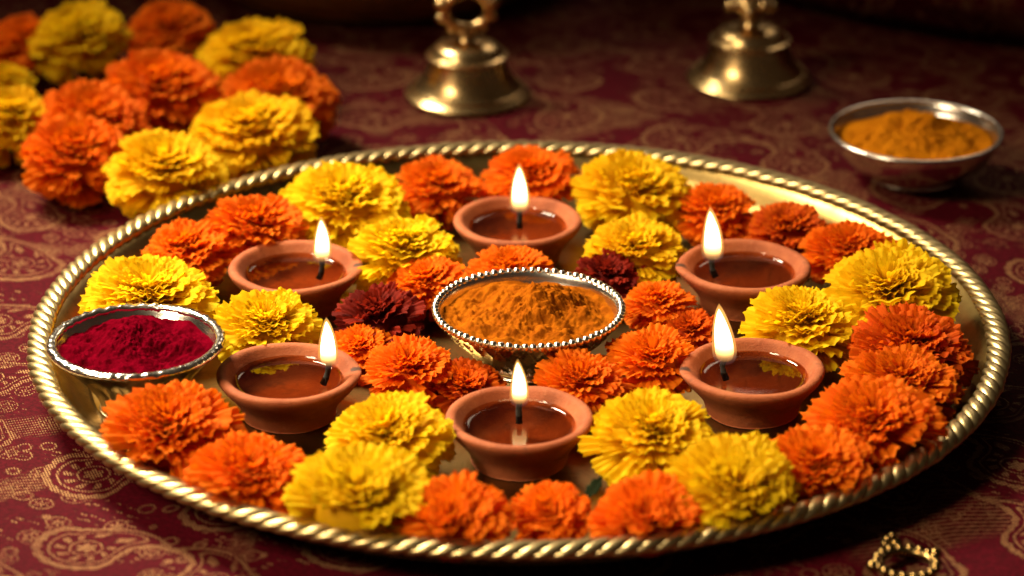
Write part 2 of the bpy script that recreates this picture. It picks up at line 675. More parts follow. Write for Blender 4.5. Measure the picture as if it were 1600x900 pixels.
# ---------------------------------------------------------------- where things stand (metres)
TRAY_FLOWERS = [  # x, y, z of the middle, radius, half height, tilt, colour, label
    (-0.0854, 0.1207, 0.0220, 0.0328, 0.0197, 9.9, 'yellow', 'large yellow marigold at the back rim, behind the left rear clay lamp'),
    (-0.0401, 0.1564, 0.0170, 0.0243, 0.0146, 9.0, 'orange', 'orange marigold at the back rim, just left of the rear middle lamp'),
    (0.0070, 0.1622, 0.0201, 0.0262, 0.0157, 9.0, 'orange', 'orange marigold at the back rim, directly behind the flame of the rear middle lamp'),
    (0.0564, 0.1374, 0.0213, 0.0316, 0.0190, 9.9, 'yellow', 'large yellow marigold at the back rim, right of the rear middle lamp'),
    (0.0969, 0.1268, 0.0164, 0.0230, 0.0138, 9.9, 'orange', 'orange marigold at the back rim, behind the flame of the right rear lamp'),
    (0.1301, 0.1060, 0.0155, 0.0215, 0.0129, 9.9, 'rust', 'small dull orange marigold at the back rim, behind the bowl of the right rear lamp'),
    (0.1558, 0.0769, 0.0168, 0.0236, 0.0141, 11.2, 'orange', 'orange marigold right of the right rear lamp, behind the big yellow marigold'),
    (0.1672, 0.0015, 0.0264, 0.0330, 0.0198, 12.6, 'yellow', 'biggest yellow marigold on the right, leaning against the right rim'),
    (0.1710, -0.0451, 0.0209, 0.0289, 0.0173, 11.7, 'rust', 'dark orange marigold at the right rim, directly in front of the leaning yellow one'),
    (0.1636, -0.0753, 0.0191, 0.0272, 0.0163, 13.5, 'orange', 'orange marigold at the right rim, squeezed between two others beside the right front lamp'),
    (0.1468, -0.1197, 0.0215, 0.0301, 0.0181, 18.7, 'orange', 'large orange marigold at the right rim, front of the three beside the right front lamp'),
    (0.1201, -0.1535, 0.0187, 0.0264, 0.0158, 14.9, 'orange', 'orange marigold at the front right rim, right of the front yellow marigold'),
    (0.0847, -0.1784, 0.0223, 0.0296, 0.0178, 26.0, 'yellow', 'yellow marigold facing forward at the front rim, right of the centre'),
    (0.0504, -0.1940, 0.0184, 0.0235, 0.0141, 26.0, 'orange', 'orange marigold at the front rim, touching the front yellow marigold on its right'),
    (0.0125, -0.1799, 0.0143, 0.0174, 0.0105, 24.8, 'orange', 'smallest orange marigold at the front rim, below the front middle lamp'),
    (-0.0250, -0.1982, 0.0191, 0.0248, 0.0149, 24.8, 'orange', 'orange marigold at the front rim, between a yellow one and the smallest orange one'),
    (-0.0636, -0.1869, 0.0223, 0.0315, 0.0189, 18.6, 'yellow', 'biggest yellow marigold at the front rim, left of the front middle lamp'),
    (-0.1083, -0.1616, 0.0200, 0.0266, 0.0160, 23.6, 'orange', 'orange marigold at the front left rim, below the left front lamp'),
    (-0.1443, -0.1273, 0.0232, 0.0297, 0.0178, 18.7, 'orange', 'large orange marigold in front of the silver bowl of crimson powder'),
    (-0.1675, 0.0046, 0.0223, 0.0331, 0.0199, 10.8, 'yellow', 'yellow marigold at the left rim, behind the silver bowl of crimson powder'),
    (-0.1566, 0.0741, 0.0173, 0.0247, 0.0148, 9.9, 'orange', 'orange marigold at the left back rim, left of the left rear lamp'),
    (-0.1259, 0.0954, 0.0211, 0.0260, 0.0156, 9.9, 'orange', 'orange marigold at the left back rim, right behind the left rear lamp'),
    (-0.0550, 0.0693, 0.0193, 0.0283, 0.0170, 9.0, 'yellow', 'yellow marigold between the left rear lamp and the rear middle lamp'),
    (0.0546, 0.0732, 0.0179, 0.0259, 0.0155, 9.0, 'yellow', 'yellow marigold between the rear middle lamp and the right rear lamp'),
    (-0.0035, 0.0486, 0.0164, 0.0235, 0.0141, 5.4, 'orange', 'orange marigold right behind the centre bowl of orange powder'),
    (-0.0417, 0.0409, 0.0159, 0.0207, 0.0124, 8.1, 'orange', 'orange marigold touching the left back edge of the centre bowl'),
    (-0.0633, 0.0066, 0.0141, 0.0225, 0.0135, 9.9, 'maroon', 'dark maroon marigold left of the centre bowl'),
    (-0.0703, -0.0178, 0.0102, 0.0175, 0.0105, 9.9, 'orange', 'small orange marigold right beside the flame of the left front lamp'),
    (-0.0481, -0.0525, 0.0160, 0.0219, 0.0132, 12.6, 'orange', 'orange marigold in front of the centre bowl on its left side'),
    (-0.0242, -0.0553, 0.0086, 0.0198, 0.0119, 11.7, 'rust', 'reddish ragged marigold directly behind the front middle lamp'),
    (0.0260, -0.0669, 0.0164, 0.0222, 0.0133, 16.2, 'orange', 'orange marigold in front of the centre bowl on its right side'),
    (0.0580, -0.0446, 0.0169, 0.0218, 0.0131, 13.5, 'orange', 'orange marigold at the front right of the centre bowl, left of the right front lamp'),
    (0.0785, 0.0067, 0.0081, 0.0156, 0.0093, 9.9, 'rust', 'small reddish marigold behind the flame of the right front lamp'),
    (0.0636, 0.0239, 0.0137, 0.0184, 0.0110, 9.0, 'orange', 'orange marigold touching the right edge of the centre bowl'),
    (0.0416, 0.0528, 0.0140, 0.0189, 0.0113, 9.0, 'maroon', 'dark maroon marigold behind the right back edge of the centre bowl'),
    (-0.1130, -0.0154, 0.0185, 0.0263, 0.0158, 12.6, 'yellow', 'yellow marigold between the two left lamps, right of the crimson powder bowl'),
    (0.1267, -0.0142, 0.0194, 0.0281, 0.0168, 11.7, 'yellow', 'yellow marigold between the two right lamps'),
    (-0.0539, -0.1247, 0.0195, 0.0275, 0.0165, 15.4, 'yellow', 'yellow marigold right of the left front lamp, behind the biggest front yellow one'),
    (0.0548, -0.1253, 0.0202, 0.0285, 0.0171, 16.5, 'yellow', 'yellow marigold between the front middle lamp and the right front lamp'),
]
HEAP_FLOWERS = [  # x, y, z of the middle, radius, half height, tilt, colour, label
    (-0.2776, 0.3846, 0.0145, 0.0233, 0.0154, 6.8, 'orange', 'orange marigold of the loose heap, at the left edge of the picture'),
    (-0.2486, 0.3768, 0.0189, 0.0305, 0.0201, 8.1, 'yellow', 'yellow marigold at the top of the loose heap, between two orange ones'),
    (-0.1977, 0.3956, 0.0165, 0.0264, 0.0174, 9.0, 'orange', 'orange marigold at the very top of the loose heap'),
    (-0.1461, 0.3379, 0.0209, 0.0335, 0.0221, 9.0, 'yellow', 'yellow marigold at the upper right of the loose heap'),
    (-0.1924, 0.2830, 0.0211, 0.0336, 0.0222, 10.8, 'orange', 'orange marigold in the middle of the loose heap'),
    (-0.1274, 0.2689, 0.0206, 0.0328, 0.0217, 10.8, 'orange', 'orange marigold at the right end of the loose heap'),
    (-0.2224, 0.2443, 0.0178, 0.0315, 0.0208, 11.7, 'orange', 'flat orange marigold of the loose heap, behind the front left orange one'),
    (-0.1362, 0.2180, 0.0211, 0.0335, 0.0221, 11.7, 'yellow', 'yellow marigold of the loose heap, below the right end orange one'),
    (-0.2262, 0.1944, 0.0185, 0.0292, 0.0193, 13.5, 'orange', 'orange marigold at the front left of the loose heap'),
    (-0.1763, 0.1658, 0.0202, 0.0317, 0.0209, 14.4, 'yellow', 'frontmost yellow marigold of the loose heap, touching the tray rim'),
    (-0.2672, 0.2513, 0.0171, 0.0272, 0.0180, 10.8, 'yellow', 'yellow marigold cut by the left picture edge, lower of the two'),
    (-0.2826, 0.3322, 0.0103, 0.0166, 0.0109, 8.1, 'yellow', 'small yellow marigold cut by the left picture edge, upper of the two'),
]
LAMPS = [  # x, y, wick offset x, y, flame height, flame lean x, spout azimuth, label
    (-0.0001, -0.1068, 0, 0.011, 0.0185, -0.0006, 90, 'clay oil lamp at the front middle, below the centre bowl'),
    (-0.0003, 0.1077, 0.001, 0.008, 0.0225, 0.0, 90, 'clay oil lamp at the rear middle, nearest the bells'),
    (-0.1042, 0.0511, 0.0125, 0.004, 0.0205, 0.0003, 8, 'clay oil lamp at the left rear, behind the left front lamp'),
    (-0.0997, -0.0633, 0.017, 0.005, 0.0205, -0.0008, 10, 'clay oil lamp at the left front, beside the crimson powder bowl'),
    (0.1054, 0.0525, -0.015, 0.005, 0.024, -0.0012, 176, 'clay oil lamp at the right rear, behind the right front lamp'),
    (0.1015, -0.0588, -0.013, 0.005, 0.0245, -0.003, 178, 'clay oil lamp at the right front, left of three crowded orange marigolds'),
]
CENTRE_BOWL = (0.0044, -0.0126, 0.0035)
CRIMSON_BOWL = (-0.1655, -0.0564, 0.0035)
FAR_BOWL = (0.2064, 0.2248, 0.0003)
BELL_A = (-0.0280, 0.3447, 0)
BELL_B = (0.1309, 0.3698, 0)
RING_ORNAMENT = (0.1526, -0.1966, 0)
ROLL_A = (0.1567, 0.4889, 0)
ROLL_B = (0.2912, 0.3998, 0)
LEAF = (0.0265, -0.1654, 0.016)

# ---------------------------------------------------------------- clay oil lamps
LIP = 0.0205
diya_prof = smooth_profile([(0.00001, 0.0), (0.0185, 0.0), (0.0200, 0.0006), (0.0206, 0.0026), (0.0222, 0.0066), (0.0256, 0.0112), (0.0288, 0.0150),
                            (0.0306, 0.0178), (0.0308, 0.0196), (0.0294, LIP + 0.0002), (0.0272, LIP - 0.0002), (0.0252, 0.0180), (0.0230, 0.0150),
                            (0.0205, 0.0110), (0.0150, 0.0070), (0.00001, 0.0060)], 4)


def lamp(x, y, wx, wy, fh, lean, spout, label, seed):
    rnd = random.Random(seed)
    sp = R(spout)
    root = tag(empty("oil_lamp", (x, y, FLOOR + 0.0002), (0, 0, sp)), label, "oil lamp", "lit clay oil lamps on the tray")
    o1 = rnd.uniform(0, 50)

    def fn(r, z, a, i):
        d = math.atan2(math.sin(a), math.cos(a))
        g = math.exp(-(d / 0.28) ** 2)
        up = max(0.0, (z - 0.010) / 0.0105)
        w = noise.noise(Vector((math.cos(a) * 1.3 + o1, math.sin(a) * 1.3, z * 60))) * 0.0006 * (r / 0.03)
        return r + w + g * up * up * 0.0014, z + noise.noise(Vector((math.cos(a) * 1.2, math.sin(a) * 1.2 + o1, 0))) * 0.0006 * up - g * up ** 3 * 0.0016
    V, F = lathe(diya_prof, 88, fn)
    mesh_obj("clay_bowl", V, F, CLAY, root)
    zo = 0.0155
    op = smooth_profile([(0.00001, zo), (0.012, zo), (0.0195, zo), (0.0215, zo + 0.0001), (0.0226, zo + 0.0006), (0.0234, zo + 0.0015)], 4)
    V, F = lathe(op, 64)
    F = [q[::-1] for q in F]
    mesh_obj("oil", V, F, OIL, root)
    ci, si = math.cos(-sp), math.sin(-sp)

    def loc(px, py):
        return px * ci - py * si, px * si + py * ci
    bx, by = loc(wx, wy)
    tx, ty = loc(wx - lean * 0.3, wy)
    zt = zo + 0.0085
    path = [(bx * 0.86, by * 0.86, zo - 0.0035), (bx * 0.95, by * 0.95, zo - 0.0005), (bx, by, zo + 0.003), (tx, ty, zt - 0.002), (tx, ty, zt + 0.001)]
    V, F = tube(path, lambda t: 0.0016 - 0.0005 * t, 9)
    V = [(vx + noise.noise(Vector((vx, vy, vz)) * 700) * 0.0003, vy, vz) for vx, vy, vz in V]
    mesh_obj("wick", V, F, WICK, root)
    fx, fy = loc(lean, 0)
    half = fh * 0.166

    def flame(name, mat, grow, parent, z0):
        prof = [(0.00001, 0.0), (0.60, 0.015), (0.86, 0.06), (0.97, 0.13), (1.0, 0.22), (0.97, 0.34), (0.88, 0.48), (0.72, 0.63), (0.50, 0.78), (0.26, 0.91), (0.00001, 1.0)]
        pr = smooth_profile([(r * half * grow, z) for r, z in prof], 4)
        V, F = lathe(pr, 28)
        V2 = []
        for vx, vy, vz in V:
            k = vz ** 1.5
            sway = math.sin(vz * 3.4 + o1) * 0.0005 * vz
            V2.append((tx + vx + fx * k + sway, ty + vy + fy * k + sway * 0.6, zt - 0.0030 * grow + z0 + vz * fh * (1 + (grow - 1) * 0.5)))
        o = mesh_obj(name, V2, F, mat, parent)
        me = o.data
        uvl = me.uv_layers.new(name="UVMap")
        n = len(pr)
        for lp in me.loops:
            uvl.data[lp.index].uv = (0.5, min(1.0, max(0.0, pr[lp.vertex_index % n][1])))
        return o
    fl = flame("flame", FLAME_CORE, 1.0, root, 0.0)
    flame("flame_mantle", FLAME_MANTLE, 1.30, fl, -0.0002)
    return root


for i, L in enumerate(LAMPS):
    lamp(*L, seed=11 + i)

# ---------------------------------------------------------------- bowls and powder


def heap(name, R0, z_edge, peak, seed, mat, loc, label, rough=1.0, off=(0.1, 0.1)):
    nr, ns = 76, 190
    V, F = [], []
    sv = Vector((seed * 3.1, seed * 1.7, 0))
    for i in range(nr + 1):
        q = i / nr
        for j in range(ns):
            a = 2 * math.pi * j / ns
            r = R0 * q
            x, y = r * math.cos(a), r * math.sin(a)
            dx, dy = x / R0 - off[0], y / R0 - off[1]
            dd = math.hypot(dx, dy)
            h = peak * math.exp(-(dd / 0.50) ** 2) * (1 - q ** 6)
            fade = min(1.0, (1 - q) * 4.0)
            n = 0.0
            for k, (fq, am) in enumerate(((55, 0.0034), (130, 0.0019), (290, 0.0011), (620, 0.0008), (1300, 0.0005))):
                n += noise.noise(Vector((x, y, 0)) * fq + sv + Vector((k, 0, 0))) * am
            rid = abs(noise.noise(Vector((x, y, 0)) * 95 + sv)) * 0.0022
            V.append((x, y, z_edge + h + (n + rid - 0.001) * rough * (0.25 + 0.75 * fade)))
    for i in range(nr):
        for j in range(ns):
            k = (j + 1) % ns
            F.append((i * ns + j, (i + 1) * ns + j, (i + 1) * ns + k, i * ns + k))
    # close underneath so that the heap is a solid
    b = len(V)
    for j in range(ns):
        a = 2 * math.pi * j / ns
        V.append((R0 * 0.75 * math.cos(a), R0 * 0.75 * math.sin(a), z_edge - 0.007))
    for j in range(ns):
        k = (j + 1) % ns
        F.append((nr * ns + j, b + j, b + k, nr * ns + k))
    F.append(tuple(b + j for j in range(ns))[::-1])
    o = mesh_obj(name, V, F, mat)
    o.location = loc
    return tag(o, label, "powder")


# centre bowl: beaded rim, raised lattice round its body
CB = CENTRE_BOWL
cb = tag(empty("silver_bowl", CB), "silver bowl with beaded rim and lattice body in the middle of the tray", "bowl")
pts = [(0.00001, 0.0), (0.0195, 0.0), (0.0205, 0.0010), (0.0210, 0.0030), (0.0270, 0.0090), (0.0340, 0.0160), (0.0388, 0.0225), (0.0405, 0.0262), (0.0412, 0.0270),
       (0.0402, 0.0274), (0.0392, 0.0262), (0.0372, 0.0220), (0.0320, 0.0150), (0.0240, 0.0085), (0.00001, 0.0050)]
pr = smooth_profile(pts, 6)


def lattice(r, z, a, i):
    if 20 < i < 40 and 0.004 < z < 0.0255:
        t = (z - 0.003) / 0.0225
        g1 = abs(math.sin(a * 18 + t * 7))
        g2 = abs(math.sin(a * 18 - t * 7))
        ridge = max(0, 1 - min(g1, g2) * 3.2)
        return r + ridge * 0.0011, z
    return r, z


V, F = lathe(pr, 288, lattice)
body = mesh_obj("bowl_body", V, F, SILVER, cb)
V, F = lathe([(0.0413 + 0.0009 * math.cos(2 * math.pi * k / 8), 0.0268 + 0.0009 * math.sin(2 * math.pi * k / 8)) for k in range(8)], 120, closed=True)
brim = mesh_obj("rim", V, F, SILVER, cb)
bead = sphere_mesh("bead", 0.00195, SILVER, 9, 6)
NB = 74
for i in range(NB):
    a = 2 * math.pi * i / NB
    o = inst("bead", bead, brim)
    o.location = (0.0416 * math.cos(a), 0.0416 * math.sin(a), 0.0270)
    o.rotation_euler = (random.uniform(-.3, .3), random.uniform(-.3, .3), a)
    s = random.uniform(0.92, 1.08)
    o.scale = (s, s, s * random.uniform(.9, 1.1))
heap("turmeric_powder", 0.0389, 0.0236, 0.0115, 3, TURMERIC, CB, "heaped orange turmeric powder in the centre silver bowl", 1.35, (0.12, 0.15))

# crimson powder bowl: fluted body, hammered thick rim
KB = CRIMSON_BOWL
kb = tag(empty("silver_bowl", KB), "silver bowl with hammered rim and fluted body at the left rim of the tray", "bowl")
pts = [(0.00001, 0.0), (0.0160, 0.0), (0.0170, 0.0010), (0.0172, 0.0035), (0.0195, 0.0100), (0.0250, 0.0180), (0.0320, 0.0250), (0.0355, 0.0300), (0.0362, 0.0312),
       (0.0352, 0.0316), (0.0340, 0.0304), (0.0310, 0.0260), (0.0240, 0.0190), (0.0160, 0.0110), (0.00001, 0.0080)]
pr = smooth_profile(pts, 6)


def flute(r, z, a, i):
    if 16 < i < 42 and 0.004 < z < 0.028:
        t = (z - 0.004) / 0.024
        return r * (1 + 0.05 * math.sin(math.pi * t) * abs(math.sin(a * 9))), z
    return r, z


V, F = lathe(pr, 216, flute)
mesh_obj("bowl_body", V, F, SILVER, kb)


def hammered(r, z, a, i):
    n = noise.noise(Vector((math.cos(a) * 13, math.sin(a) * 13, i * 0.9)))
    n2 = noise.noise(Vector((math.cos(a) * 30, math.sin(a) * 30, i * 0.7 + 4)))
    return r + n * 0.0007 + n2 * 0.0005, z + n * 0.0006 + n2 * 0.0006


V, F = lathe([(0.0361 + 0.0022 * math.cos(2 * math.pi * k / 10), 0.0310 + 0.0018 * math.sin(2 * math.pi * k / 10)) for k in range(10)], 220, hammered, closed=True)
mesh_obj("rim", V, F, SILVER, kb)
heap("crimson_powder", 0.0338, 0.0286, 0.0050, 8, KUMKUM, KB, "crimson kumkum powder in the silver bowl at the left", 1.15, (0.05, 0.2))

# far bowl on the cloth: plain, smooth
FB = FAR_BOWL
fb = tag(empty("silver_bowl", FB), "plain shallow silver bowl on the cloth at the upper right", "bowl")
pts = [(0.00001, 0.0), (0.0225, 0.0), (0.0240, 0.0008), (0.0300, 0.0045), (0.0380, 0.0118), (0.0425, 0.0188), (0.0440, 0.0226), (0.0447, 0.0236),
       (0.0438, 0.0242), (0.0424, 0.0232), (0.0400, 0.0180), (0.0340, 0.0105), (0.0250, 0.0055), (0.00001, 0.0045)]
V, F = lathe(smooth_profile(pts, 5), 120)
mesh_obj("bowl_body", V, F, SILVER, fb)
V, F = lathe([(0.0440 + 0.0015 * math.cos(2 * math.pi * k / 8), 0.0238 + 0.0012 * math.sin(2 * math.pi * k / 8)) for k in range(8)], 120, closed=True)
mesh_obj("rim", V, F, SILVER, fb)
heap("turmeric_powder", 0.0400, 0.0190, 0.0125, 5, TURMERIC_FAR, FB, "yellow turmeric powder in the plain bowl on the cloth", 1.1, (0.02, 0.25))

# ---------------------------------------------------------------- bells
bell_pts = [(0.0300, 0.0010), (0.0335, 0.0000), (0.0352, 0.0008), (0.0350, 0.0024), (0.0318, 0.0052), (0.0285, 0.0092), (0.0252, 0.0150), (0.0228, 0.0215), (0.0212, 0.0268),
            (0.0210, 0.0282), (0.0222, 0.0290), (0.0224, 0.0306), (0.0206, 0.0316), (0.0196, 0.0330), (0.0180, 0.0362), (0.0140, 0.0390), (0.0085, 0.0404), (0.0058, 0.0412)]


def bell(loc, s, label, rz, kind):
    root = tag(empty("brass_bell", loc, (0, 0, rz)), label, "bell", "brass bells behind the tray")
    root.scale = (s, s, s * 0.80)
    V, F = lathe(smooth_profile(bell_pts, 5), 96)
    b = mesh_obj("bell_body", V, F, BRASS_BELL, root)
    for z, r, t in ((0.0062, 0.0312, 0.0009), (0.0300, 0.0222, 0.0010)):
        V, F = lathe([(r + t * math.cos(2 * math.pi * k / 8), z + t * math.sin(2 * math.pi * k / 8)) for k in range(8)], 80, closed=True)
        mesh_obj("raised_band", V, F, BRASS_BELL, b)
    # neck
    V, F = lathe(smooth_profile([(0.0060, 0.0405), (0.0050, 0.0425), (0.0045, 0.0445), (0.0062, 0.0462), (0.0066, 0.0476), (0.0048, 0.0490), (0.00001, 0.0500)], 4), 40)
    mesh_obj("neck", V, F, BRASS_BELL, root)
    if kind == 0:
        # open ring handle with lobes
        cz, rr = 0.0625, 0.0125
        path = [(rr * math.cos(2 * math.pi * k / 48), 0, cz + rr * math.sin(2 * math.pi * k / 48)) for k in range(48)]
        V, F = tube(path, lambda t: 0.0034, 12, closed=True)
        h = mesh_obj("handle_ring", V, F, BRASS_BELL, root)
        kn = sphere_mesh("handle_knob", 0.0046, BRASS_BELL, 14, 9)
        for ad in (20, 65, 115, 160, 200, 340, 235, 305):
            o = inst("handle_knob", kn, h)
            o.location = ((rr + 0.0022) * math.cos(R(ad)), 0, cz + (rr + 0.0022) * math.sin(R(ad)))
            k = 1.0 if ad < 180 else 0.8
            o.scale = (k, k * 0.9, k)
    else:
        V, F = lathe(smooth_profile([(0.0040, 0.049), (0.0105, 0.0525), (0.0125, 0.0570), (0.0105, 0.0620), (0.0060, 0.0650), (0.0050, 0.0700), (0.0085, 0.0740), (0.0060, 0.0785), (0.00001, 0.0800)], 4), 40)
        h = mesh_obj("handle_knob", V, F, BRASS_BELL, root)
        kn = sphere_mesh("handle_bead", 0.0036, BRASS_BELL, 12, 8)
        for k in range(9):
            o = inst("handle_bead", kn, h)
            a = 2 * math.pi * k / 9
            o.location = (0.0118 * math.cos(a), 0.0118 * math.sin(a), 0.0570 + (0.002 if k % 2 else -0.002))
    return root


bell(BELL_A, 0.99, "brass bell with an open ring handle, behind the rear middle lamp", 0.12, 0)
bell(BELL_B, 1.0, "brass bell with a knobbed handle, nearer the bowl of yellow powder", 0.4, 1)

# ---------------------------------------------------------------- big brass vessel behind
ves = tag(empty("brass_vessel", (-0.085, 0.575, 0.0)), "big dark brass vessel at the top edge, left of the ring handled bell", "vessel")
pts = [(0.00001, 0.0), (0.095, 0.0), (0.108, 0.003), (0.121, 0.016), (0.134, 0.042), (0.138, 0.072), (0.130, 0.104), (0.112, 0.126), (0.104, 0.134), (0.110, 0.144), (0.118, 0.148), (0.117, 0.152), (0.105, 0.150), (0.098, 0.136), (0.118, 0.108), (0.126, 0.072), (0.110, 0.020), (0.00001, 0.010)]
V, F = lathe(smooth_profile(pts, 5), 128)
mesh_obj("vessel_body", V, F, BRASS_DARK, ves)
for z, r in ((0.030, 0.1285), (0.096, 0.1338)):
    V, F = lathe([(r + 0.0022 * math.cos(2 * math.pi * k / 8), z + 0.0022 * math.sin(2 * math.pi * k / 8)) for k in range(8)], 128, closed=True)
    mesh_obj("raised_band", V, F, BRASS_DARK, ves)

# ---------------------------------------------------------------- rolled brocade at the upper right
p0, p1 = Vector(ROLL_A), Vector(ROLL_B)
d = (p1 - p0).normalized()
nrm = Vector((-d.y, d.x, 0))
if nrm.y < 0:
    nrm = -nrm
RB = 0.055
V, F = [], []
n1, n2 = 70, 40
for i in range(n1 + 1):
    t = -0.12 + 0.62 * i / n1
    c = p0 + d * t + nrm * RB * 0.86 + Vector((0, 0, RB * 0.80))
    end = min(1.0, max(0.05, min(i, n1 - i) / 4.0)) ** 0.5
    for k in range(n2):
        a = 2 * math.pi * k / n2
        w = noise.noise(Vector((t * 9, math.cos(a) * 1.6, math.sin(a) * 1.6))) * 0.006 + noise.noise(Vector((t * 30 + math.sin(a) * 3, math.cos(a) * 2.5, 3))) * 0.0022
        rr = (RB + w) * end
        q = c + (nrm * math.cos(a) * rr) + Vector((0, 0, math.sin(a) * rr * 0.86))
        q.z = max(q.z, 0.001)
        V.append(tuple(q))
for i in range(n1):
    for k in range(n2):
        k2 = (k + 1) % n2
        F.append((i * n2 + k, i * n2 + k2, (i + 1) * n2 + k2, (i + 1) * n2 + k))
F.append(tuple(range(n2)))
F.append(tuple(n1 * n2 + k for k in range(n2))[::-1])
roll = mesh_obj("rolled_cloth", V, F, CLOTH_ROLL)
tag(roll, "rolled dark red brocade cloth at the upper right corner", "cloth")

# ---------------------------------------------------------------- beaded ring in the lower right corner
rg = tag(empty("beaded_ring", RING_ORNAMENT, (0, 0, 0.3)), "small beaded brass ring ornament on the cloth at the lower right", "ornament")
path = [(0.0105 * math.cos(2 * math.pi * k / 40), 0.0105 * math.sin(2 * math.pi * k / 40), 0.0030) for k in range(40)]
V, F = tube(path, 0.0017, 10, closed=True)
band_o = mesh_obj("band", V, F, BRASS_TRINKET, rg)
bm1 = sphere_mesh("bead", 0.0021, BRASS_TRINKET, 10, 7)
for k in range(18):
    a = 2 * math.pi * k / 18
    o = inst("bead", bm1, band_o)
    o.location = (0.0118 * math.cos(a), 0.0118 * math.sin(a), 0.0036)
for (bx, by, bz, s) in ((0.002, 0.0150, 0.0040, 1.3), (-0.0022, 0.0158, 0.0038, 1.0), (0.0002, 0.0190, 0.0042, 1.2), (0.0138, 0.003, 0.0038, 1.2), (-0.0142, 0.001, 0.0038, 1.2), (0.001, 0.0165, 0.0068, 0.9)):
    o = inst("bead", bm1, band_o)
    o.location = (bx, by, bz)
    o.scale = (s, s, s)

# ---------------------------------------------------------------- marigolds
NU, NVS = 12, [0.0, 0.45, 0.74, 0.90, 1.0]


def petal_geo(rnd, kind, soft=1.0):
    """unit-length petal: +y outwards, +z its upper face; returns verts, faces, uv per vertex"""
    wid = rnd.uniform(0.18, 0.26)
    if kind == 'small':
        wid = rnd.uniform(0.24, 0.36)
    ph = rnd.uniform(0, 6.28)
    fq = rnd.uniform(5.5, 9.5)
    am = rnd.uniform(0.026, 0.050) * soft
    bend = R(rnd.uniform(26, 58))
    cup = rnd.uniform(0.05, 0.30)
    nk = [rnd.uniform(-0.03, 0.02) + 0.018 * math.cos(fq * (-1 + 2 * k / NU) * 2) for k in range(NU + 1)]
    notch = rnd.randrange(2, NU - 1)
    nk[notch] -= rnd.uniform(0.0, 0.06)
    twist = rnd.uniform(-0.35, 0.35)
    V, UV, F = [], [], []
    for v in NVS:
        # centre line bends back towards the tip
        S = 8
        cy_, cz_ = 0.0, 0.0
        for s in range(S):
            q = v * (s + 0.5) / S
            b = bend * q * q
            cy_ += math.cos(b) * v / S
            cz_ -= math.sin(b) * v / S
        b = bend * v * v
        ny_, nz_ = math.sin(b), math.cos(b)
        w = wid * (0.16 + 0.84 * v ** 1.05)
        for k in range(NU + 1):
            u = -1 + 2 * k / NU
            ry = -0.075 * u * u * v ** 3 + (nk[k] * v ** 6)
            h = cup * w * u * u * (1 - 0.5 * v) + am * v ** 1.6 * math.sin(fq * u + ph) + twist * u * w * v * 0.5
            V.append((u * w, cy_ + ry * math.cos(b) + ny_ * h, cz_ - ry * math.sin(b) + nz_ * h))
            UV.append((u * 0.5 + 0.5, v))
    for j in range(len(NVS) - 1):
        for k in range(NU):
            q = j * (NU + 1) + k
            F.append((q, q + 1, q + NU + 2, q + NU + 1))
    return np.array(V), F, np.array(UV)


rp = random.Random(99)
GEO = {'big': [petal_geo(rp, 'big') for _ in range(18)], 'small': [petal_geo(rp, 'small') for _ in range(10)],
       'soft': [petal_geo(rp, 'big', 0.95) for _ in range(18)]}


def build_mesh(name, parts, mat):
    """parts: list of (verts, faces, uv, rnd)"""
    V, F, U, A = [], [], [], []
    off = 0
    for v, f, uv, r in parts:
        V.append(v)
        U.append(uv)
        A.append(np.full(len(v), r))
        F += [tuple(i + off for i in q) for q in f]
        off += len(v)
    V, U, A = np.concatenate(V), np.concatenate(U), np.concatenate(A)
    me = bpy.data.meshes.new(name)
    me.from_pydata(V.tolist(), [], F)
    me.polygons.foreach_set("use_smooth", [True] * len(me.polygons))
    li = np.empty(len(me.loops), dtype=np.int32)
    me.loops.foreach_get("vertex_index", li)
    uvl = me.uv_layers.new(name="UVMap")
    uvl.data.foreach_set("uv", U[li].astype(np.float32).ravel())
    at = me.attributes.new("rnd", 'FLOAT', 'POINT')
    at.data.foreach_set("value", A.astype(np.float32))
    me.materials.append(mat)
    return me


POOL = {}
for c in PETAL:
    for kind in ('big',):
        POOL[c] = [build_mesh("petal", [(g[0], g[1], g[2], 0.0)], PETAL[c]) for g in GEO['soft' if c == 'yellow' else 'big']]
GOLDEN = math.pi * (3 - math.sqrt(5))


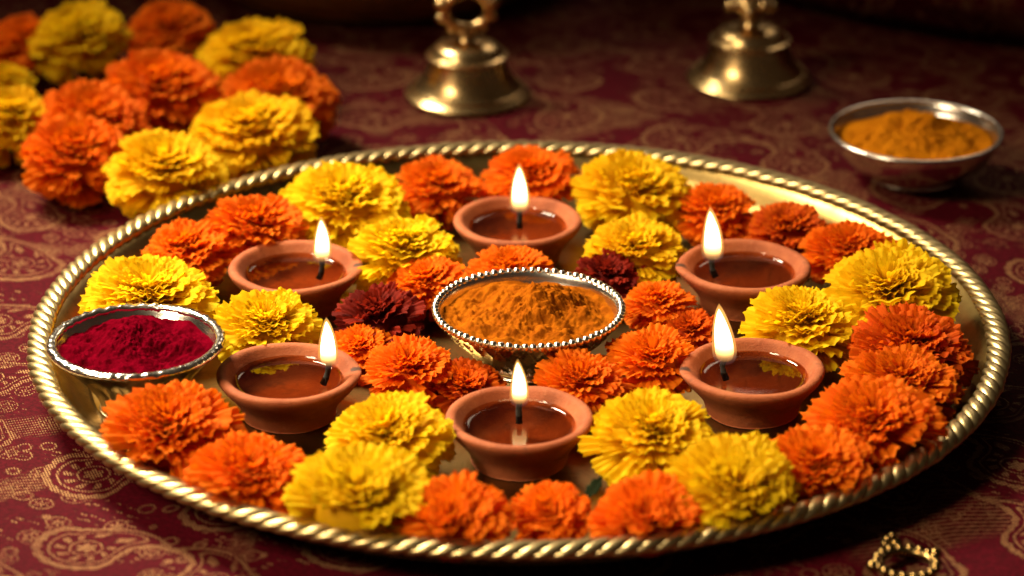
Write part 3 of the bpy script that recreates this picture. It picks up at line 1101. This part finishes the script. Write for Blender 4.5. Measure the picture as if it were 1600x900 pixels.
def layout(rnd, a, c, n, ragged, wide):
    """where each petal of a flower head sits: list of (matrix, t)"""
    out = []
    ph0 = rnd.uniform(0, 6.28)
    lop = rnd.uniform(0.0, 0.05)
    for i in range(n):
        t = (i + 0.5) / n
        az = ph0 + i * GOLDEN + rnd.uniform(-0.22, 0.22)
        el = R(-34 + 108 * t ** 0.85 + rnd.uniform(-6, 6) * (1 + ragged))
        bend_el = el + R(16)                      # petals bend back, so they leave the heart a bit steeper
        rho = 1 / math.sqrt((math.cos(el) / a) ** 2 + (math.sin(el) / (c * (1.0 if el > 0 else 0.85))) ** 2)
        br = a * 0.16 * (1 - t)
        bz = -c * 0.42 + c * 0.55 * t
        rho *= 1 + lop * math.sin(az + ph0) + 0.03 * math.sin(2 * az + ph0 * 3) + 0.03 * math.sin(5 * az + 9 * t + ph0)
        tip = Vector((math.cos(el) * rho, 0, math.sin(el) * rho))
        base = Vector((br, 0, bz))
        ln = (tip - base).length * rnd.uniform(0.94, 1.03 + 0.12 * ragged)
        d = (tip - base).normalized()
        ang = math.atan2(d.z, d.x) + R(14)
        m = (Matrix.Rotation(az, 4, 'Z') @ Matrix.Translation(base) @ Matrix.Rotation(-ang, 4, 'Y') @ Matrix.Rotation(-math.pi / 2, 4, 'Z')
             @ Matrix.Rotation(rnd.uniform(-0.24, 0.24) * (1 + ragged), 4, 'Y'))
        sw = max(0.8, min(2.2, a * 0.95 / ln)) * rnd.uniform(0.80, 1.2) * wide
        m = m @ Matrix.Diagonal((ln * sw * (1.0 if t < 0.7 else 0.82), ln * 1.04, ln * max(1.0, sw * 0.8), 1))
        out.append((m, t))
    return out


def centre_parts(rnd, a, c, n=26):
    parts = []
    for i in range(n):
        q = (i + 0.5) / n
        az = i * GOLDEN + rnd.uniform(-.3, .3)
        rr = a * 0.20 * math.sqrt(q)
        tilt = R(86 - 46 * q + rnd.uniform(-14, 14))
        ln = a * rnd.uniform(0.22, 0.34)
        base = Vector((rr, 0, c * 0.62 - q * c * 0.1))
        m = (Matrix.Rotation(az, 4, 'Z') @ Matrix.Translation(base) @ Matrix.Rotation(-tilt, 4, 'Y') @ Matrix.Rotation(-math.pi / 2, 4, 'Z')
             @ Matrix.Rotation(rnd.uniform(-.6, .6), 4, 'Y') @ Matrix.Diagonal((ln, ln, ln, 1)))
        g = rnd.choice(GEO['small'])
        v = np.array(m)[:3, :3] @ g[0].T + np.array(m)[:3, 3:4]
        parts.append((v.T, g[1], g[2], rnd.random()))
    return parts


CORE = {c: sphere_mesh("flower_heart", 1.0, PETAL[c], 14, 8) for c in PETAL}
CAL = {}
V, F = lathe(smooth_profile([(0.00001, -1.0), (0.20, -0.96), (0.32, -0.70), (0.36, -0.40), (0.46, -0.10), (0.50, 0.05)], 3), 20)
cal_me = bpy.data.meshes.new("calyx")
cal_me.from_pydata(V, [], F)
cal_me.materials.append(SEPAL)


STANDING = [(l[0], l[1], 0.0318, 0.0205) for l in LAMPS] + [(CENTRE_BOWL[0], CENTRE_BOWL[1], 0.0425, 0.027), (CRIMSON_BOWL[0], CRIMSON_BOWL[1], 0.038, 0.031)]


def marigold(x, y, z, a, c, tilt, colr, label, seed, single):
    rnd = random.Random(seed * 131 + 5)
    # tip the head towards the viewer's side with some sideways lean
    lean = R(rnd.uniform(-9, 9))
    rot = (Matrix.Rotation(R(tilt + rnd.uniform(-4, 4)), 4, 'X') @ Matrix.Rotation(lean, 4, 'Y') @ Matrix.Rotation(rnd.uniform(0, 6.28), 4, 'Z')).to_euler()
    root = tag(empty("marigold", (x, y, z), rot), label, "flower", "marigolds on the tray" if single else "marigolds heaped on the cloth")
    ragged = {'yellow': 0.05, 'orange': 0.12, 'rust': 0.5, 'maroon': 0.8}[colr]
    n = int(max(96, min(158, 152 * a / 0.028)))
    if colr == 'maroon':
        n = 80
    hue = rnd.uniform(0.93, 1.08)
    val = rnd.uniform(0.95 if colr == "yellow" else 0.88, 1.0)
    tone = (val, min(1.0, val * hue), val, 1.0)
    lay = layout(rnd, a, c, n, ragged, 1.0 if colr == 'yellow' else 0.90)
    if single:
        world_m = Matrix.Translation((x, y, z)) @ rot.to_matrix().to_4x4()
        for m, t in lay:
            q = world_m @ m @ Vector((0, 0.92, -0.12))
            # petals pressed against the dish, a lamp or a bowl are folded away
            if any(math.hypot(q.x - ox, q.y - oy) < orad * min(1.0, 0.62 + 0.38 * (q.z - FLOOR) / oh) and q.z < FLOOR + oh + 0.003 for ox, oy, orad, oh in STANDING):
                continue
            if q.z < FLOOR + 0.0004 or math.hypot(q.x, q.y) > 0.1955 + max(0.0, q.z - 0.0045) * 0.85:
                if not (q.z > 0.0235 and math.hypot(q.x, q.y) < 0.2085):
                    continue
            o = inst("petal", rnd.choice(POOL[colr]), root)
            o.matrix_local = m
            o.color = tone
    else:
        parts = []
        for m, t in lay:
            g = rnd.choice(GEO['soft' if colr == 'yellow' else 'big'])
            M = np.array(m)
            parts.append(((M[:3, :3] @ g[0].T + M[:3, 3:4]).T, g[1], g[2], rnd.random()))
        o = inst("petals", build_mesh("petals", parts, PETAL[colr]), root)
        o.color = tone
        o["kind"] = "stuff"
    o = inst("centre_florets", build_mesh("centre_florets", centre_parts(rnd, a, c), PETAL[colr]), root)
    o.color = tone
    o["kind"] = "stuff"
    o = inst("flower_heart", CORE[colr], root)
    o.scale = (a * 0.58, a * 0.58, c * 0.62)
    o.color = tone
    o.location = (0, 0, c * 0.02)
    o = inst("calyx", cal_me, root)
    o.scale = (a * 0.55, a * 0.55, c * 0.80)
    o.location = (0, 0, -c * 0.15)
    return root


for i, fdat in enumerate(TRAY_FLOWERS):
    marigold(*fdat, seed=i, single=True)
for i, fdat in enumerate(HEAP_FLOWERS):
    marigold(*fdat, seed=200 + i, single=False)

# ---------------------------------------------------------------- small dark leaf between the front flowers
V, F = [], []
for i in range(9):
    t = i / 8
    w = 0.0052 * math.sin(math.pi * min(1, t * 0.96 + 0.03)) ** 0.8
    for k in range(5):
        u = -1 + k / 2
        V.append((u * w + math.sin(t * 20) * 0.0006 * u, t * 0.017, 0.0012 * u * u + 0.004 * t * t + 0.0005 * math.sin(t * 17 + u * 4)))
for i in range(8):
    for k in range(4):
        q = i * 5 + k
        F.append((q, q + 1, q + 6, q + 5))
lf = mesh_obj("leaf", V, F, LEAFM)
sol = lf.modifiers.new("thickness", 'SOLIDIFY')
sol.thickness = 0.0004
lf.location = LEAF
lf.rotation_euler = (0.5, 0.1, -0.9)
lf.scale = (0.6, 0.6, 0.6)
tag(lf, "small dark green leaf between two orange marigolds at the front rim", "leaf")
